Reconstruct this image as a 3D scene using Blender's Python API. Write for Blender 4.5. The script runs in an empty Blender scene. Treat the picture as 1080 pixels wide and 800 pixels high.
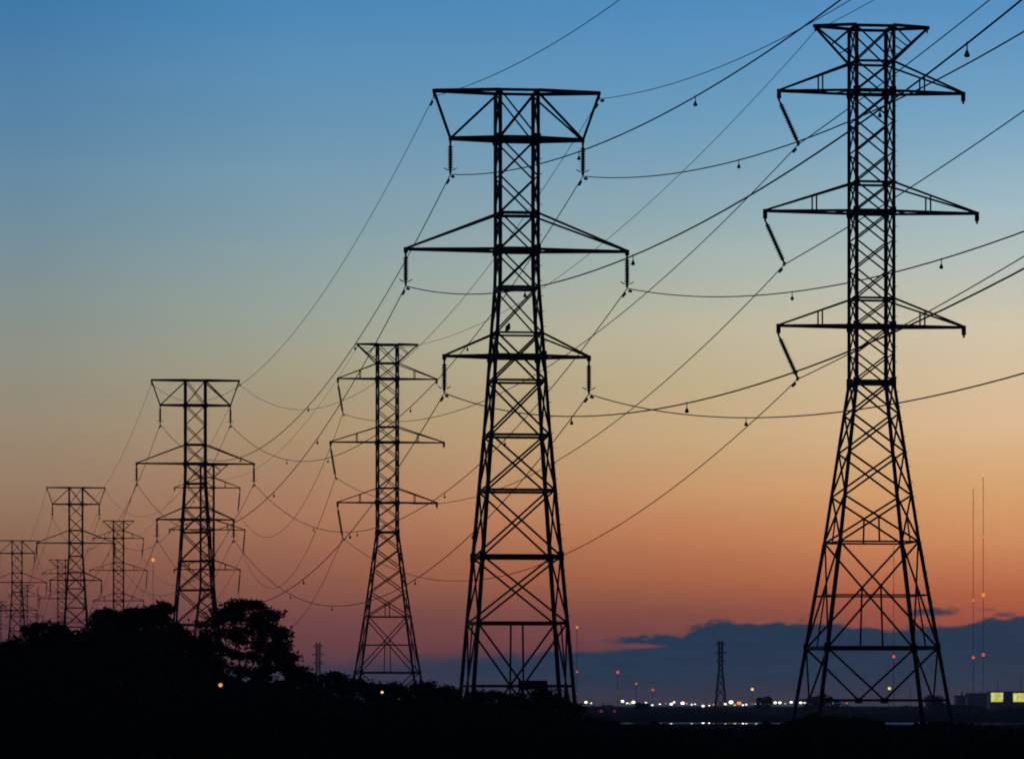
import bpy, math, random
import numpy as np
from mathutils import Vector, Matrix

# ------------------------------------------------------------------ camera, sky, light, exposure
SC = bpy.context.scene
COL = SC.collection
F = 5300.0                      # focal length in pixels of the 1080 px wide photograph
EYE = 6.0

cam_data = bpy.data.cameras.new("camera")
cam = bpy.data.objects.new("camera", cam_data)
COL.objects.link(cam)
cam_data.sensor_width = 36.0
cam_data.lens = F / 1080.0 * 36.0
cam_data.shift_y = 338.0 / 1080.0
cam_data.clip_start = 1.0
cam_data.clip_end = 60000.0
cam.location = (0, 0, EYE)
cam.rotation_euler = (math.radians(90), 0, 0)
SC.camera = cam

SC.view_settings.view_transform = 'Standard'
SC.view_settings.look = 'None'
SC.view_settings.exposure = 0.0
SC.view_settings.gamma = 1.0
SC.view_settings.use_curve_mapping = False
SC.render.engine = 'CYCLES'
SC.cycles.use_denoising = True
SC.cycles.denoiser = 'OPENIMAGEDENOISE'
SC.cycles.denoising_prefilter = 'ACCURATE'
SC.cycles.filter_width = 1.8
SC.cycles.max_bounces = 4
SC.cycles.volume_bounces = 0
SC.cycles.caustics_reflective = False
SC.cycles.caustics_refractive = False


def lin(c):
    r = []
    for x in c:
        x = x / 255.0
        r.append(x / 12.92 if x <= 0.04045 else ((x + 0.055) / 1.055) ** 2.4)
    return (r[0], r[1], r[2], 1.0)


class Nodes:
    """tiny helper to write shader maths"""
    def __init__(self, tree):
        self.t = tree
        tree.nodes.clear()

    def new(self, kind, **kw):
        n = self.t.nodes.new(kind)
        for k, v in kw.items():
            setattr(n, k, v)
        return n

    def put(self, sock, v):
        if hasattr(v, 'is_output'):
            self.t.links.new(v, sock)
        else:
            sock.default_value = v

    def m(self, op, a, b=0.0, c=0.0, clamp=False):
        n = self.new('ShaderNodeMath', operation=op, use_clamp=clamp)
        for i, v in enumerate((a, b, c)):
            self.put(n.inputs[i], v)
        return n.outputs[0]

    def step(self, x, lo, hi):
        n = self.new('ShaderNodeMapRange', interpolation_type='SMOOTHSTEP')
        for i, v in enumerate((x, lo, hi, 0.0, 1.0)):
            self.put(n.inputs[i], v)
        return n.outputs[0]

    def step_lin(self, x, lo, hi):
        n = self.new('ShaderNodeMapRange', interpolation_type='LINEAR')
        for i, v in enumerate((x, lo, hi, 0.0, 1.0)):
            self.put(n.inputs[i], v)
        return n.outputs[0]

    def mix(self, fac, a, b, blend='MIX'):
        n = self.new('ShaderNodeMix', data_type='RGBA', blend_type=blend)
        self.put(n.inputs[0], fac)
        self.put(n.inputs[6], a)
        self.put(n.inputs[7], b)
        return n.outputs[2]

    def ramp(self, fac, stops, mode='LINEAR'):
        n = self.new('ShaderNodeValToRGB')
        n.color_ramp.interpolation = mode
        el = n.color_ramp.elements
        while len(el) > 1:
            el.remove(el[-1])
        el[0].position = stops[0][0]
        el[0].color = stops[0][1]
        for p, c in stops[1:]:
            e = el.new(p)
            e.color = c
        self.put(n.inputs[0], fac)
        return n.outputs[0]

    def noise(self, vec, scale, detail=4.0, rough=0.5):
        n = self.new('ShaderNodeTexNoise')
        self.put(n.inputs['Vector'], vec)
        n.inputs['Scale'].default_value = scale
        n.inputs['Detail'].default_value = detail
        n.inputs['Roughness'].default_value = rough
        return n.outputs[0]

    def xyz(self, x, y, z):
        n = self.new('ShaderNodeCombineXYZ')
        for i, v in enumerate((x, y, z)):
            self.put(n.inputs[i], v)
        return n.outputs[0]


# the dusk sky: a function of direction only (elevation, azimuth)
world = bpy.data.worlds.new("World")
SC.world = world
world.use_nodes = True
N = Nodes(world.node_tree)
tc = N.new('ShaderNodeTexCoord')
sep = N.new('ShaderNodeSeparateXYZ')
N.put(sep.inputs[0], tc.outputs['Generated'])
dx, dy, dz = sep.outputs
hor = N.m('SQRT', N.m('ADD', N.m('MULTIPLY', dx, dx), N.m('MULTIPLY', dy, dy)))
tane = N.m('DIVIDE', dz, N.m('MAXIMUM', hor, 1e-4))
el = N.m('DIVIDE', N.m('ARCTANGENT', tane), math.radians(1.0))       # elevation in degrees
az = N.m('DIVIDE', N.m('ARCTAN2', dx, dy), math.radians(1.0))         # azimuth in degrees, 0 = view axis
E8 = N.m('DIVIDE', el, 8.0)


def az_px(x):
    return math.degrees(math.atan((x - 540.0) / F))


HAZE_DENSITY = 0.00009
AIR = (0.015, 0.0185, 0.044)            # what the lit air itself adds


def beyond_air(c, y):
    """brightness the sky needs beyond the haze so that it is seen as c at row y of the photograph"""
    path = min(5010.0, 147.0 * F / max(738.0 - y, 1.0))
    t = math.exp(-HAZE_DENSITY * path)
    return tuple(max(0.0, (v - a * (1 - t)) / t) for v, a in zip(lin(c)[:3], AIR)) + (1.0,)


def px_el(y):            # elevation as ramp position of a row of the photograph
    return math.degrees(math.atan((738.0 - y) / F)) / 8.0


# colours of the afterglow at four azimuths (columns x = 34, 310, 720, 1054), listed by elevation row
SKY_COLS = {
    34: [(738, (78, 46, 60)), (694, (84, 54, 63)), (654, (98, 62, 66)), (609, (128, 83, 72)), (556, (142, 107, 86)), (504, (151, 125, 103)), (446, (150, 136, 116)), (390, (144, 142, 129)),
         (334, (134, 144, 139)), (234, (111, 142, 158)), (124, (88, 132, 167)), (8, (65, 121, 168))],
    310: [(738, (84, 50, 62)), (694, (94, 60, 68)), (654, (112, 69, 70)), (600, (146, 93, 76)), (566, (158, 107, 84)), (531, (166, 119, 94)), (451, (168, 144, 112)), (390, (163, 156, 132)),
          (334, (153, 163, 151)), (234, (129, 158, 170)), (124, (102, 147, 180)), (8, (76, 136, 182))],
    720: [(738, (96, 58, 66)), (694, (104, 62, 68)), (648, (128, 75, 69)), (610, (166, 99, 71)), (566, (188, 122, 84)), (514, (199, 150, 107)), (466, (197, 165, 124)), (404, (192, 174, 138)),
          (346, (187, 180, 156)), (284, (168, 180, 170)), (222, (141, 168, 178)), (124, (106, 155, 188)), (10, (82, 140, 189))],
    1054: [(738, (130, 70, 62)), (690, (140, 74, 62)), (650, (160, 82, 64)), (624, (178, 97, 68)), (574, (204, 136, 92)), (514, (214, 163, 112)), (444, (218, 184, 145)), (354, (210, 195, 168)),
           (284, (184, 192, 184)), (214, (157, 184, 194)), (124, (118, 163, 194)), (10, (88, 144, 192))]}
colF = None
prev = None
for cx, stops in SKY_COLS.items():
    rc = N.ramp(E8, [(px_el(y), beyond_air(c, y)) for y, c in stops])
    colF = rc if colF is None else N.mix(N.step_lin(az, az_px(prev), az_px(cx)), colF, rc)
    prev = cx
# soft horizontal streaks of thin high haze
streak = N.noise(N.xyz(N.m('MULTIPLY', az, 0.16), N.m('MULTIPLY', el, 1.6), 3.3), 1.3, 4.0, 0.55)
colF = N.mix(1.0, colF, N.ramp(streak, [(0.25, (0.975, 0.975, 0.98, 1)), (0.75, (1.025, 1.022, 1.018, 1))]), 'MULTIPLY')

# the upper dome: a Nishita sky with the sun below the horizon, very dim
sky = N.new('ShaderNodeTexSky', sky_type='NISHITA')
sky.sun_disc = False
sky.sun_elevation = math.radians(-3.0)
sky.sun_rotation = math.radians(4.0)
sky.altitude = 0.0
dome = N.mix(1.0, N.ramp(N.m('DIVIDE', el, 90.0), [(0.09, lin((58, 116, 180))), (0.25, lin((28, 62, 112))), (0.6, lin((14, 28, 56))), (1.0, lin((10, 20, 42)))]),
             N.mix(0.004, (0, 0, 0, 1), sky.outputs[0]), 'ADD')
col = N.mix(N.step(el, 7.6, 13.0), colF, dome)
# away from the afterglow the twilight sky is much darker
behind = N.m('ABSOLUTE', az)
dark = N.ramp(N.m('DIVIDE', behind, 180.0), [(0.03, (1, 1, 1, 1)), (0.22, (0.42, 0.40, 0.44, 1)), (0.5, (0.10, 0.115, 0.16, 1)), (1.0, (0.045, 0.055, 0.085, 1))], 'EASE')
col = N.mix(1.0, col, dark, 'MULTIPLY')

# low bank of blue cloud along the horizon, higher and firmer to the right


def bank_pos(x):
    return (az_px(x) + 8.0) / 16.0


bank_pts = [(-400, 30), (200, 36), (340, 38), (450, 44), (560, 50), (620, 60), (655, 64), (700, 69), (730, 74), (752, 82), (764, 86), (780, 80), (800, 78),
            (825, 83), (850, 82), (890, 79), (940, 75), (985, 77), (1030, 83), (1080, 86), (1300, 92), (1500, 80)]
bank_h = N.ramp(N.m('DIVIDE', N.m('ADD', az, 8.0), 16.0),
                [(bank_pos(x), (h / 100.0,) * 3 + (1,)) for x, h in bank_pts])
elpx = N.m('MULTIPLY', tane, F)
fluff = N.noise(N.xyz(N.m('MULTIPLY', az, 1.0), N.m('MULTIPLY', el, 2.2), 7.7), 3.4, 5.0, 0.6)
fluff_big = N.noise(N.xyz(N.m('MULTIPLY', az, 0.6), N.m('MULTIPLY', el, 1.4), 1.7), 1.6, 2.0, 0.5)
edge = N.m('ADD', N.m('MULTIPLY', bank_h, 100.0), N.m('ADD', N.m('MULTIPLY', N.m('SUBTRACT', fluff, 0.5), 22.0), N.m('MULTIPLY', N.m('SUBTRACT', fluff_big, 0.5), 6.0)))
soft = N.m('SUBTRACT', 11.0, N.m('MULTIPLY', N.step(az, -1.5, 1.6), 8.0))
cov = N.step(N.m('SUBTRACT', edge, elpx), N.m('MULTIPLY', soft, -1.0), soft)


def blob(x, h, hw, hh, rough=3.0):
    ax = N.m('DIVIDE', N.m('SUBTRACT', az, az_px(x)), math.degrees(hw / F))
    ay = N.m('DIVIDE', N.m('SUBTRACT', elpx, h), hh)
    d = N.m('SQRT', N.m('ADD', N.m('MULTIPLY', ax, ax), N.m('MULTIPLY', ay, ay)))
    d = N.m('ADD', d, N.m('MULTIPLY', N.m('SUBTRACT', fluff, 0.5), rough))
    return N.m('SUBTRACT', 1.0, N.step(d, 0.35, 1.25))


gap = N.m('MAXIMUM', blob(612, 56, 62, 7, 1.3), blob(668, 57, 34, 3.2, 1.3))
gap2 = N.m('MULTIPLY', blob(480, 53, 60, 3.0), 0.5)
cov = N.m('MULTIPLY', cov, N.m('SUBTRACT', 1.0, N.m('MULTIPLY', N.m('MAXIMUM', gap, gap2), 0.9)))
wisp = N.m('MAXIMUM', N.m('MULTIPLY', blob(985, 93, 27, 5.5), 0.85), N.m('MULTIPLY', blob(1058, 90, 17, 3.4), 0.6))
wisp = N.m('MAXIMUM', wisp, N.m('MULTIPLY', blob(1040, 95, 14, 2.5), 0.35))
cov = N.m('MAXIMUM', cov, wisp)
cov = N.m('MULTIPLY', cov, N.m('ADD', 0.72, N.m('MULTIPLY', N.step(az, -3.0, 1.2), 0.25)))
bank_col = N.ramp(N.m('DIVIDE', elpx, 100.0), [(p_, beyond_air(c_, 700)) for p_, c_ in ((0.0, (56, 56, 73)), (0.12, (49, 56, 76)), (0.25, (41, 56, 79)), (0.6, (32, 55, 80)), (1.0, (35, 54, 75)))])
bstreak = N.noise(N.xyz(N.m('MULTIPLY', az, 0.5), N.m('MULTIPLY', el, 5.0), 9.1), 2.4, 4.0, 0.6)
bank_col = N.mix(1.0, bank_col, N.ramp(bstreak, [(0.3, (0.86, 0.88, 0.92, 1)), (0.7, (1.14, 1.10, 1.06, 1))]), 'MULTIPLY')
col = N.mix(N.m('MULTIPLY', cov, N.m('SUBTRACT', 1.0, N.step(behind, 20.0, 60.0))), col, bank_col)
bg = N.new('ShaderNodeBackground')
N.put(bg.inputs[0], col)
bg.inputs[1].default_value = 1.0
wo = N.new('ShaderNodeOutputWorld')
N.t.links.new(bg.outputs[0], wo.inputs[0])

# the last afterglow from below the horizon: weak, warm, from behind the pylons
sun_d = bpy.data.lights.new("afterglow", 'SUN')
sun_d.energy = 0.012
sun_d.angle = math.radians(5.0)
sun_d.color = (1.0, 0.55, 0.35)
sun = bpy.data.objects.new("afterglow", sun_d)
COL.objects.link(sun)
sun.rotation_euler = Vector((-math.sin(math.radians(4)), -math.cos(math.radians(4)), -0.16)).to_track_quat('-Z', 'Y').to_euler()


# ------------------------------------------------------------------ materials
def material(name, color, rough=0.7, metal=0.0, var=0.0, scale=3.0, emit=None, estr=0.0):
    m = bpy.data.materials.new(name)
    m.use_nodes = True
    n = Nodes(m.node_tree)
    out = n.new('ShaderNodeOutputMaterial')
    p = n.new('ShaderNodeBsdfPrincipled')
    base = tuple(color) + (1.0,)
    if var > 0:
        c = n.new('ShaderNodeTexCoord')
        f = n.noise(c.outputs['Object'], scale, 5.0, 0.6)
        lo = tuple(x * (1 - var) for x in color) + (1.0,)
        hi = tuple(x * (1 + var) for x in color) + (1.0,)
        base = n.ramp(f, [(0.3, lo), (0.7, hi)])
    n.put(p.inputs['Base Color'], base)
    p.inputs['Roughness'].default_value = rough
    p.inputs['Metallic'].default_value = metal
    if emit:
        p.inputs['Emission Color'].default_value = tuple(emit) + (1.0,)
        p.inputs['Emission Strength'].default_value = estr
    m.node_tree.links.new(p.outputs[0], out.inputs[0])
    return m


M = {
    'steel': material('weathered_galvanised_steel', (0.10, 0.10, 0.105), 0.62, 0.25, 0.3, 1.5),
    'porcelain': material('brown_glazed_porcelain', (0.05, 0.028, 0.02), 0.3, 0.0, 0.2, 6.0),
    'cable': material('dull_aluminium_cable', (0.09, 0.09, 0.095), 0.6, 0.3, 0.2, 2.0),
    'concrete': material('concrete', (0.28, 0.27, 0.25), 0.9, 0.0, 0.25, 2.0),
    'leaf': material('dark_leaves', (0.045, 0.06, 0.03), 0.75, 0.0, 0.45, 0.8),
    'leaf_dry': material('olive_leaves', (0.06, 0.062, 0.035), 0.8, 0.0, 0.4, 0.8),
    'bark': material('bark', (0.06, 0.048, 0.04), 0.9, 0.0, 0.4, 4.0),
    'plumage': material('dark_feathers', (0.03, 0.027, 0.025), 0.8, 0.0, 0.3, 20.0),
    'panel': material('dark_painted_panel', (0.05, 0.05, 0.055), 0.6, 0.0, 0.2, 2.0),
    'mast': material('painted_mast_steel', (0.12, 0.07, 0.06), 0.6, 0.1, 0.2, 0.2),
    'clad': material('pale_metal_cladding', (0.68, 0.72, 0.74), 0.6, 0.0, 0.12, 0.5),
    'roofing': material('grey_roofing', (0.16, 0.17, 0.19), 0.7, 0.0, 0.2, 0.5),
    'white_lamp': material('white_lamp', (0.8, 0.8, 0.8), 0.4, 0, 0, 1, (1.0, 0.93, 0.74), 2.6),
    'green_lamp': material('greenish_lamp', (0.8, 0.8, 0.8), 0.4, 0, 0, 1, (0.85, 1.0, 0.72), 1.7),
    'orange_lamp': material('orange_lamp', (0.8, 0.6, 0.4), 0.4, 0, 0, 1, (1.0, 0.31, 0.05), 1.1),
    'yellow_lamp': material('yellow_lamp', (0.8, 0.8, 0.5), 0.4, 0, 0, 1, (1.0, 0.72, 0.20), 1.2),
    'red_lamp': material('red_lamp', (0.6, 0.1, 0.1), 0.4, 0, 0, 1, (1.0, 0.16, 0.09), 0.8),
    'dim_red_lamp': material('dim_red_lamp', (0.5, 0.1, 0.1), 0.4, 0, 0, 1, (0.9, 0.10, 0.10), 0.22),
    'blue_lamp': material('bluish_lamp', (0.8, 0.8, 0.8), 0.4, 0, 0, 1, (0.62, 0.75, 1.0), 0.8),
    'lit_bay': material('lit_yellow_bay', (0.7, 0.7, 0.35), 0.5, 0, 0.15, 0.6, (0.78, 0.80, 0.20), 0.85),
}


def ground_material():
    m = bpy.data.materials.new('dry_marsh_ground')
    m.use_nodes = True
    n = Nodes(m.node_tree)
    out = n.new('ShaderNodeOutputMaterial')
    p = n.new('ShaderNodeBsdfPrincipled')
    c = n.new('ShaderNodeTexCoord')
    a = n.noise(c.outputs['Object'], 0.02, 6.0, 0.6)
    b = n.noise(c.outputs['Object'], 0.9, 5.0, 0.65)
    g = n.ramp(a, [(0.3, (0.03, 0.036, 0.02, 1)), (0.5, (0.055, 0.05, 0.03, 1)), (0.7, (0.085, 0.072, 0.05, 1))])
    g = n.mix(0.5, g, n.ramp(b, [(0.3, (0.02, 0.024, 0.014, 1)), (0.7, (0.08, 0.075, 0.045, 1))]))
    n.put(p.inputs['Base Color'], g)
    p.inputs['Roughness'].default_value = 1.0
    p.inputs['Specular IOR Level'].default_value = 0.0
    m.node_tree.links.new(p.outputs[0], out.inputs[0])
    return m


def water_material():
    m = bpy.data.materials.new('still_water')
    m.use_nodes = True
    n = Nodes(m.node_tree)
    out = n.new('ShaderNodeOutputMaterial')
    p = n.new('ShaderNodeBsdfPrincipled')
    c = n.new('ShaderNodeTexCoord')
    mp = n.new('ShaderNodeMapping')
    mp.inputs['Scale'].default_value = (0.35, 1.0, 1.0)
    n.put(mp.inputs[0], c.outputs['Object'])
    p.inputs['Base Color'].default_value = (0.012, 0.018, 0.026, 1)
    p.inputs['IOR'].default_value = 1.33
    rip = n.noise(mp.outputs[0], 0.02, 3.0, 0.6)
    n.put(p.inputs['Roughness'], n.ramp(rip, [(0.35, (0.0, 0.0, 0.0, 1)), (0.65, (0.002, 0.002, 0.002, 1))]))
    m.node_tree.links.new(p.outputs[0], out.inputs[0])
    return m


lb = M['lit_bay'].node_tree
pb = [q for q in lb.nodes if q.type == 'BSDF_PRINCIPLED'][0]
tcb = lb.nodes.new('ShaderNodeTexCoord')
nb = lb.nodes.new('ShaderNodeTexNoise')
nb.inputs['Scale'].default_value = 0.55
nb.inputs['Detail'].default_value = 3.0
mr = lb.nodes.new('ShaderNodeMapRange')
mr.inputs[1].default_value, mr.inputs[2].default_value = 0.35, 0.65
mr.inputs[3].default_value, mr.inputs[4].default_value = 0.5, 1.15
lb.links.new(tcb.outputs['Object'], nb.inputs['Vector'])
lb.links.new(nb.outputs[0], mr.inputs[0])
lb.links.new(mr.outputs[0], pb.inputs['Emission Strength'])
M['ground'] = ground_material()
M['water'] = water_material()


# ------------------------------------------------------------------ mesh helpers
class MB:
    """collects solids into one mesh"""
    def __init__(self):
        self.v, self.f, self.s = [], [], []

    def add(self, vs, fs, smooth=False):
        o = len(self.v)
        self.v += [tuple(p) for p in vs]
        self.f += [tuple(i + o for i in f) for f in fs]
        self.s += [smooth] * len(fs)

    @staticmethod
    def frame(a, b, hint=None):
        d = (b - a).normalized()
        h = Vector(hint) if hint is not None else (Vector((0, 0, 1)) if abs(d.z) < 0.95 else Vector((1, 0, 0)))
        s = d.cross(h)
        if s.length < 1e-6:
            s = d.cross(Vector((0.3, 1, 0.2)))
        s.normalize()
        t = d.cross(s).normalized()
        return d, s, t

    def bar(self, a, b, w, h=None, hint=None):
        a, b = Vector(a), Vector(b)
        h = w if h is None else h
        d, s, t = self.frame(a, b, hint)
        vs = []
        for p in (a, b):
            for i, j in ((-1, -1), (1, -1), (1, 1), (-1, 1)):
                vs.append(p + s * (i * w / 2) + t * (j * h / 2))
        self.add(vs, [(3, 2, 1, 0), (4, 5, 6, 7), (0, 1, 5, 4), (1, 2, 6, 5), (2, 3, 7, 6), (3, 0, 4, 7)])

    def angle(self, a, b, w, sx=1, sy=1, k=0.16):
        """rolled steel angle (L section); sx, sy turn the two flanges"""
        a, b = Vector(a), Vector(b)
        X = Vector((sx, 0, 0))
        Y = Vector((0, sy, 0))
        t = w * k
        prof = [(0, 0), (w, 0), (w, t), (t, t), (t, w), (0, w)]
        vs = [p + X * (x - w * 0.5) + Y * (y - w * 0.5) for p in (a, b) for x, y in prof]
        fs = [(i, (i + 1) % 6, (i + 1) % 6 + 6, i + 6) for i in range(6)] + [(5, 4, 3, 2, 1, 0), (6, 7, 8, 9, 10, 11)]
        if sx * sy * (b.z - a.z) < 0:
            fs = [f[::-1] for f in fs]
        self.add(vs, fs)

    def box(self, c, sx, sy, sz):
        c = Vector(c)
        self.bar(c - Vector((0, 0, sz / 2)), c + Vector((0, 0, sz / 2)), sx, sy, hint=(0, 1, 0))

    def tube(self, pts, radii, n=8, smooth=True):
        pts = [Vector(p) for p in pts]
        if not hasattr(radii, '__len__'):
            radii = [radii] * len(pts)
        vs, fs = [], []
        s = None
        for i, p in enumerate(pts):
            a = pts[max(i - 1, 0)]
            b = pts[min(i + 1, len(pts) - 1)]
            if s is None:
                d, s, t = self.frame(a, b)
            else:
                d = (b - a).normalized()
                q = s - d * s.dot(d)
                if q.length > 1e-4:
                    s = q.normalized()
                    t = d.cross(s)
                else:
                    d, s, t = self.frame(a, b)
            for k in range(n):
                q = 2 * math.pi * k / n
                vs.append(p + (s * math.cos(q) + t * math.sin(q)) * radii[i])
        for i in range(len(pts) - 1):
            for k in range(n):
                fs.append((i * n + k, i * n + (k + 1) % n, (i + 1) * n + (k + 1) % n, (i + 1) * n + k))
        fs.append(tuple(range(n - 1, -1, -1)))
        fs.append(tuple((len(pts) - 1) * n + k for k in range(n)))
        self.add(vs, fs, smooth)

    def ball(self, c, r, n=10, sz=1.0):
        c = Vector(c)
        m = max(4, n // 2)
        pts = [c + Vector((0, 0, r * sz * math.cos(math.pi * i / m))) for i in range(m + 1)]
        vs = []
        for i in range(m + 1):
            rr = max(r * math.sin(math.pi * i / m), 0.002 * r)
            for k in range(n):
                q = 2 * math.pi * k / n
                vs.append(pts[i] + Vector((rr * math.cos(q), rr * math.sin(q), 0)))
        fs = [(i * n + k, (i + 1) * n + k, (i + 1) * n + (k + 1) % n, i * n + (k + 1) % n) for i in range(m) for k in range(n)]
        fs.append(tuple(range(n)))
        fs.append(tuple(m * n + k for k in range(n - 1, -1, -1)))
        self.add(vs, fs, True)

    def mesh(self, name, mat):
        me = bpy.data.meshes.new(name)
        me.from_pydata(self.v, [], self.f)
        me.polygons.foreach_set('use_smooth', self.s)
        me.materials.append(mat)
        me.update()
        return me

    def build(self, name, mat, parent=None):
        o = bpy.data.objects.new(name, self.mesh(name, mat))
        COL.objects.link(o)
        if parent is not None:
            o.parent = parent
        return o


def tag(o, label=None, cat=None, group=None, kind=None):
    if label:
        o['label'] = label
    if cat:
        o['category'] = cat
    if group:
        o['group'] = group
    if kind:
        o['kind'] = kind
    return o


def empty(name, loc, rz=0.0):
    o = bpy.data.objects.new(name, None)
    o.empty_display_size = 0.5
    COL.objects.link(o)
    o.location = loc
    o.rotation_euler = (0, 0, rz)
    return o


def link_copy(src, parent):
    c = src.copy()
    COL.objects.link(c)
    c.parent = parent
    for ch in list(src.children):
        link_copy(ch, c)
    return c


def at(px, py, Y):
    """a point of the place at depth Y (metres) seen at photograph pixel (px, py)"""
    return Vector(((px - 540.0) * Y / F, Y, EYE + (738.0 - py) * Y / F))


# ------------------------------------------------------------------ the land
R = 5000.0
g = MB()
g.add([(-R, -400, 0), (R, -400, 0), (R, R, 0), (-R, R, 0)], [(0, 1, 2, 3)])
tag(g.build('ground', M['ground']), kind='structure')
g = MB()
shore = random.Random(5)
near_edge, far_edge = [], []
for i in range(81):
    x = 10 + i * 8.0
    ne = 1238 + 9 * math.sin(i * 0.41) + 10 * math.sin(i * 1.3 + 1) + shore.uniform(-5, 5)
    fe = 1395 + 22 * math.sin(i * 0.23 + 2) + 16 * math.sin(i * 0.9) + shore.uniform(-6, 6)
    if i < 14:
        ne += (14 - i) * 3
        fe -= (14 - i) * 3
    near_edge.append((x, ne, 0.02))
    far_edge.append((x, fe, 0.02))
vs = near_edge + far_edge
g.add(vs, [(i, i + 1, 81 + i + 1, 81 + i) for i in range(80)])
tag(g.build('water', M['water']), kind='structure')

# the dusk air between the pylons and the far shore
g = MB()
g.box((0, 2300, 76.0), 2 * R + 20, 5420, 154.0)
hm = bpy.data.materials.new('haze')
hm.use_nodes = True
n = Nodes(hm.node_tree)
ho = n.new('ShaderNodeOutputMaterial')
hv = n.new('ShaderNodeVolumePrincipled')
hv.inputs['Color'].default_value = (0.85, 0.9, 1.0, 1)
hv.inputs['Density'].default_value = HAZE_DENSITY
hv.inputs['Anisotropy'].default_value = 0.35
hm.node_tree.links.new(hv.outputs[0], ho.inputs['Volume'])
hz = g.build('haze', hm)
tag(hz, 'thin bluish dusk haze fading the far shore and distant pylons', 'haze', kind='stuff')

# ------------------------------------------------------------------ the pylons
U = Vector((-705.0, 5300.0)).normalized()        # along the lines, away from the viewer
V = Vector((U.y, -U.x))                          # across the lines, to the right
RZ = math.atan2(V.y, V.x)
HA, HB = 40.0, 44.9


def zA(y):
    return (738.0 - y) / 641.0 * HA


def zB(y):
    return (738.0 - y) / 710.0 * HB


def interp(z, knots):
    ks = sorted(knots)
    if z <= ks[0][0]:
        return ks[0][1]
    for (z0, w0), (z1, w1) in zip(ks, ks[1:]):
        if z <= z1:
            return w0 + (w1 - w0) * (z - z0) / (z1 - z0)
    return ks[-1][1]


CORN = ((-1, -1), (1, -1), (1, 1), (-1, 1))


def tower_shaft(root, W, nodes, beams, zt, leg_w, heavy, bottom):
    """four angle-iron legs and one lattice panel per face; heights are above the eye, z = 0 is the ground"""
    def P(c, z):
        w = W(z) / 2
        return Vector((c[0] * w, c[1] * w, z + EYE))
    brk = sorted(set([-EYE] + [k for k in heavy['knots'] if k > -EYE] + [zt]))
    for ci, c in enumerate(CORN):
        m = MB()
        for z0, z1 in zip(brk, brk[1:]):
            lw = leg_w * (1.15 if z1 <= heavy['knots'][1] + 0.1 else 1.0)
            m.angle(P(c, z0), P(c, z1), lw, -c[0], -c[1])
        if ci == 1:                                   # climbing pegs up one leg
            z = 1.0
            while z < zt - 3:
                p = P(c, z)
                s = 1 if int(z * 2) % 2 else -1
                m.bar(p, p + (Vector((0.26, 0, 0)) if s > 0 else Vector((0.05, -0.24, 0))), 0.04)
                z += 0.5
        m.build('leg', M['steel'], root)
        f = MB()
        f.box(P(c, -EYE) + Vector((0, 0, 0.15)), 0.9, 0.9, 0.5)
        f.build('footing', M['concrete'], root)
    for k in range(4):
        a, b = CORN[k], CORN[(k + 1) % 4]
        m = MB()
        nrm = Vector(((a[0] + b[0]) / 2, (a[1] + b[1]) / 2, 0))
        for i, (z0, z1, mode) in enumerate(nodes):
            dw = 0.10 if W(z0) < 3.0 else 0.125
            off = nrm * 0.035
            A0, A1, B0, B1 = P(a, z0), P(a, z1), P(b, z0), P(b, z1)
            if 'x' in mode:
                m.bar(A0 + off, B1 + off, dw, dw * 0.8, hint=nrm)
                m.bar(B0 - off, A1 - off, dw, dw * 0.8, hint=nrm)
                if 'h' in mode:                       # hanger from the crossing down to the lower beam
                    t = W(z0) / (W(z0) + W(z1))
                    zc = z0 + (z1 - z0) * t
                    m.bar((P(a, zc) + P(b, zc)) / 2, (A0 + B0) / 2, dw * 0.85, dw * 0.7, hint=nrm)
            if 'v' in mode:                           # struts from the upper corners to the middle of the lower beam
                mid = (A0 + B0) / 2
                m.bar(A1, mid, dw, dw * 0.8, hint=nrm)
                m.bar(B1, mid, dw, dw * 0.8, hint=nrm)
                m.bar(mid - Vector((0, 0, 0.2)), mid + Vector((0, 0, 0.16)), 0.5, 0.06, hint=nrm)
            if 'p' in mode:                           # hanger from the upper beam
                m.bar((A1 + B1) / 2, (A0 + B0) / 2, dw * 0.9, dw * 0.7, hint=nrm)
        for z, th in beams:
            m.bar(P(a, z), P(b, z), th * 0.7, th, hint=(0, 0, 1))
            if th >= 0.24:
                for c, s in ((a, b), (b, a)):
                    p = P(c, z)
                    q = p + (P(s, z) - p).normalized() * 0.22
                    d = (q - p)
                    m.bar(p + Vector((0, 0, -0.3)) + d * 0.5, p + Vector((0, 0, 0.3)) + d * 0.5, 0.42, 0.03, hint=nrm.cross(Vector((0, 0, 1))))
        m.build('lattice_panel', M['steel'], root)
    return P


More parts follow.
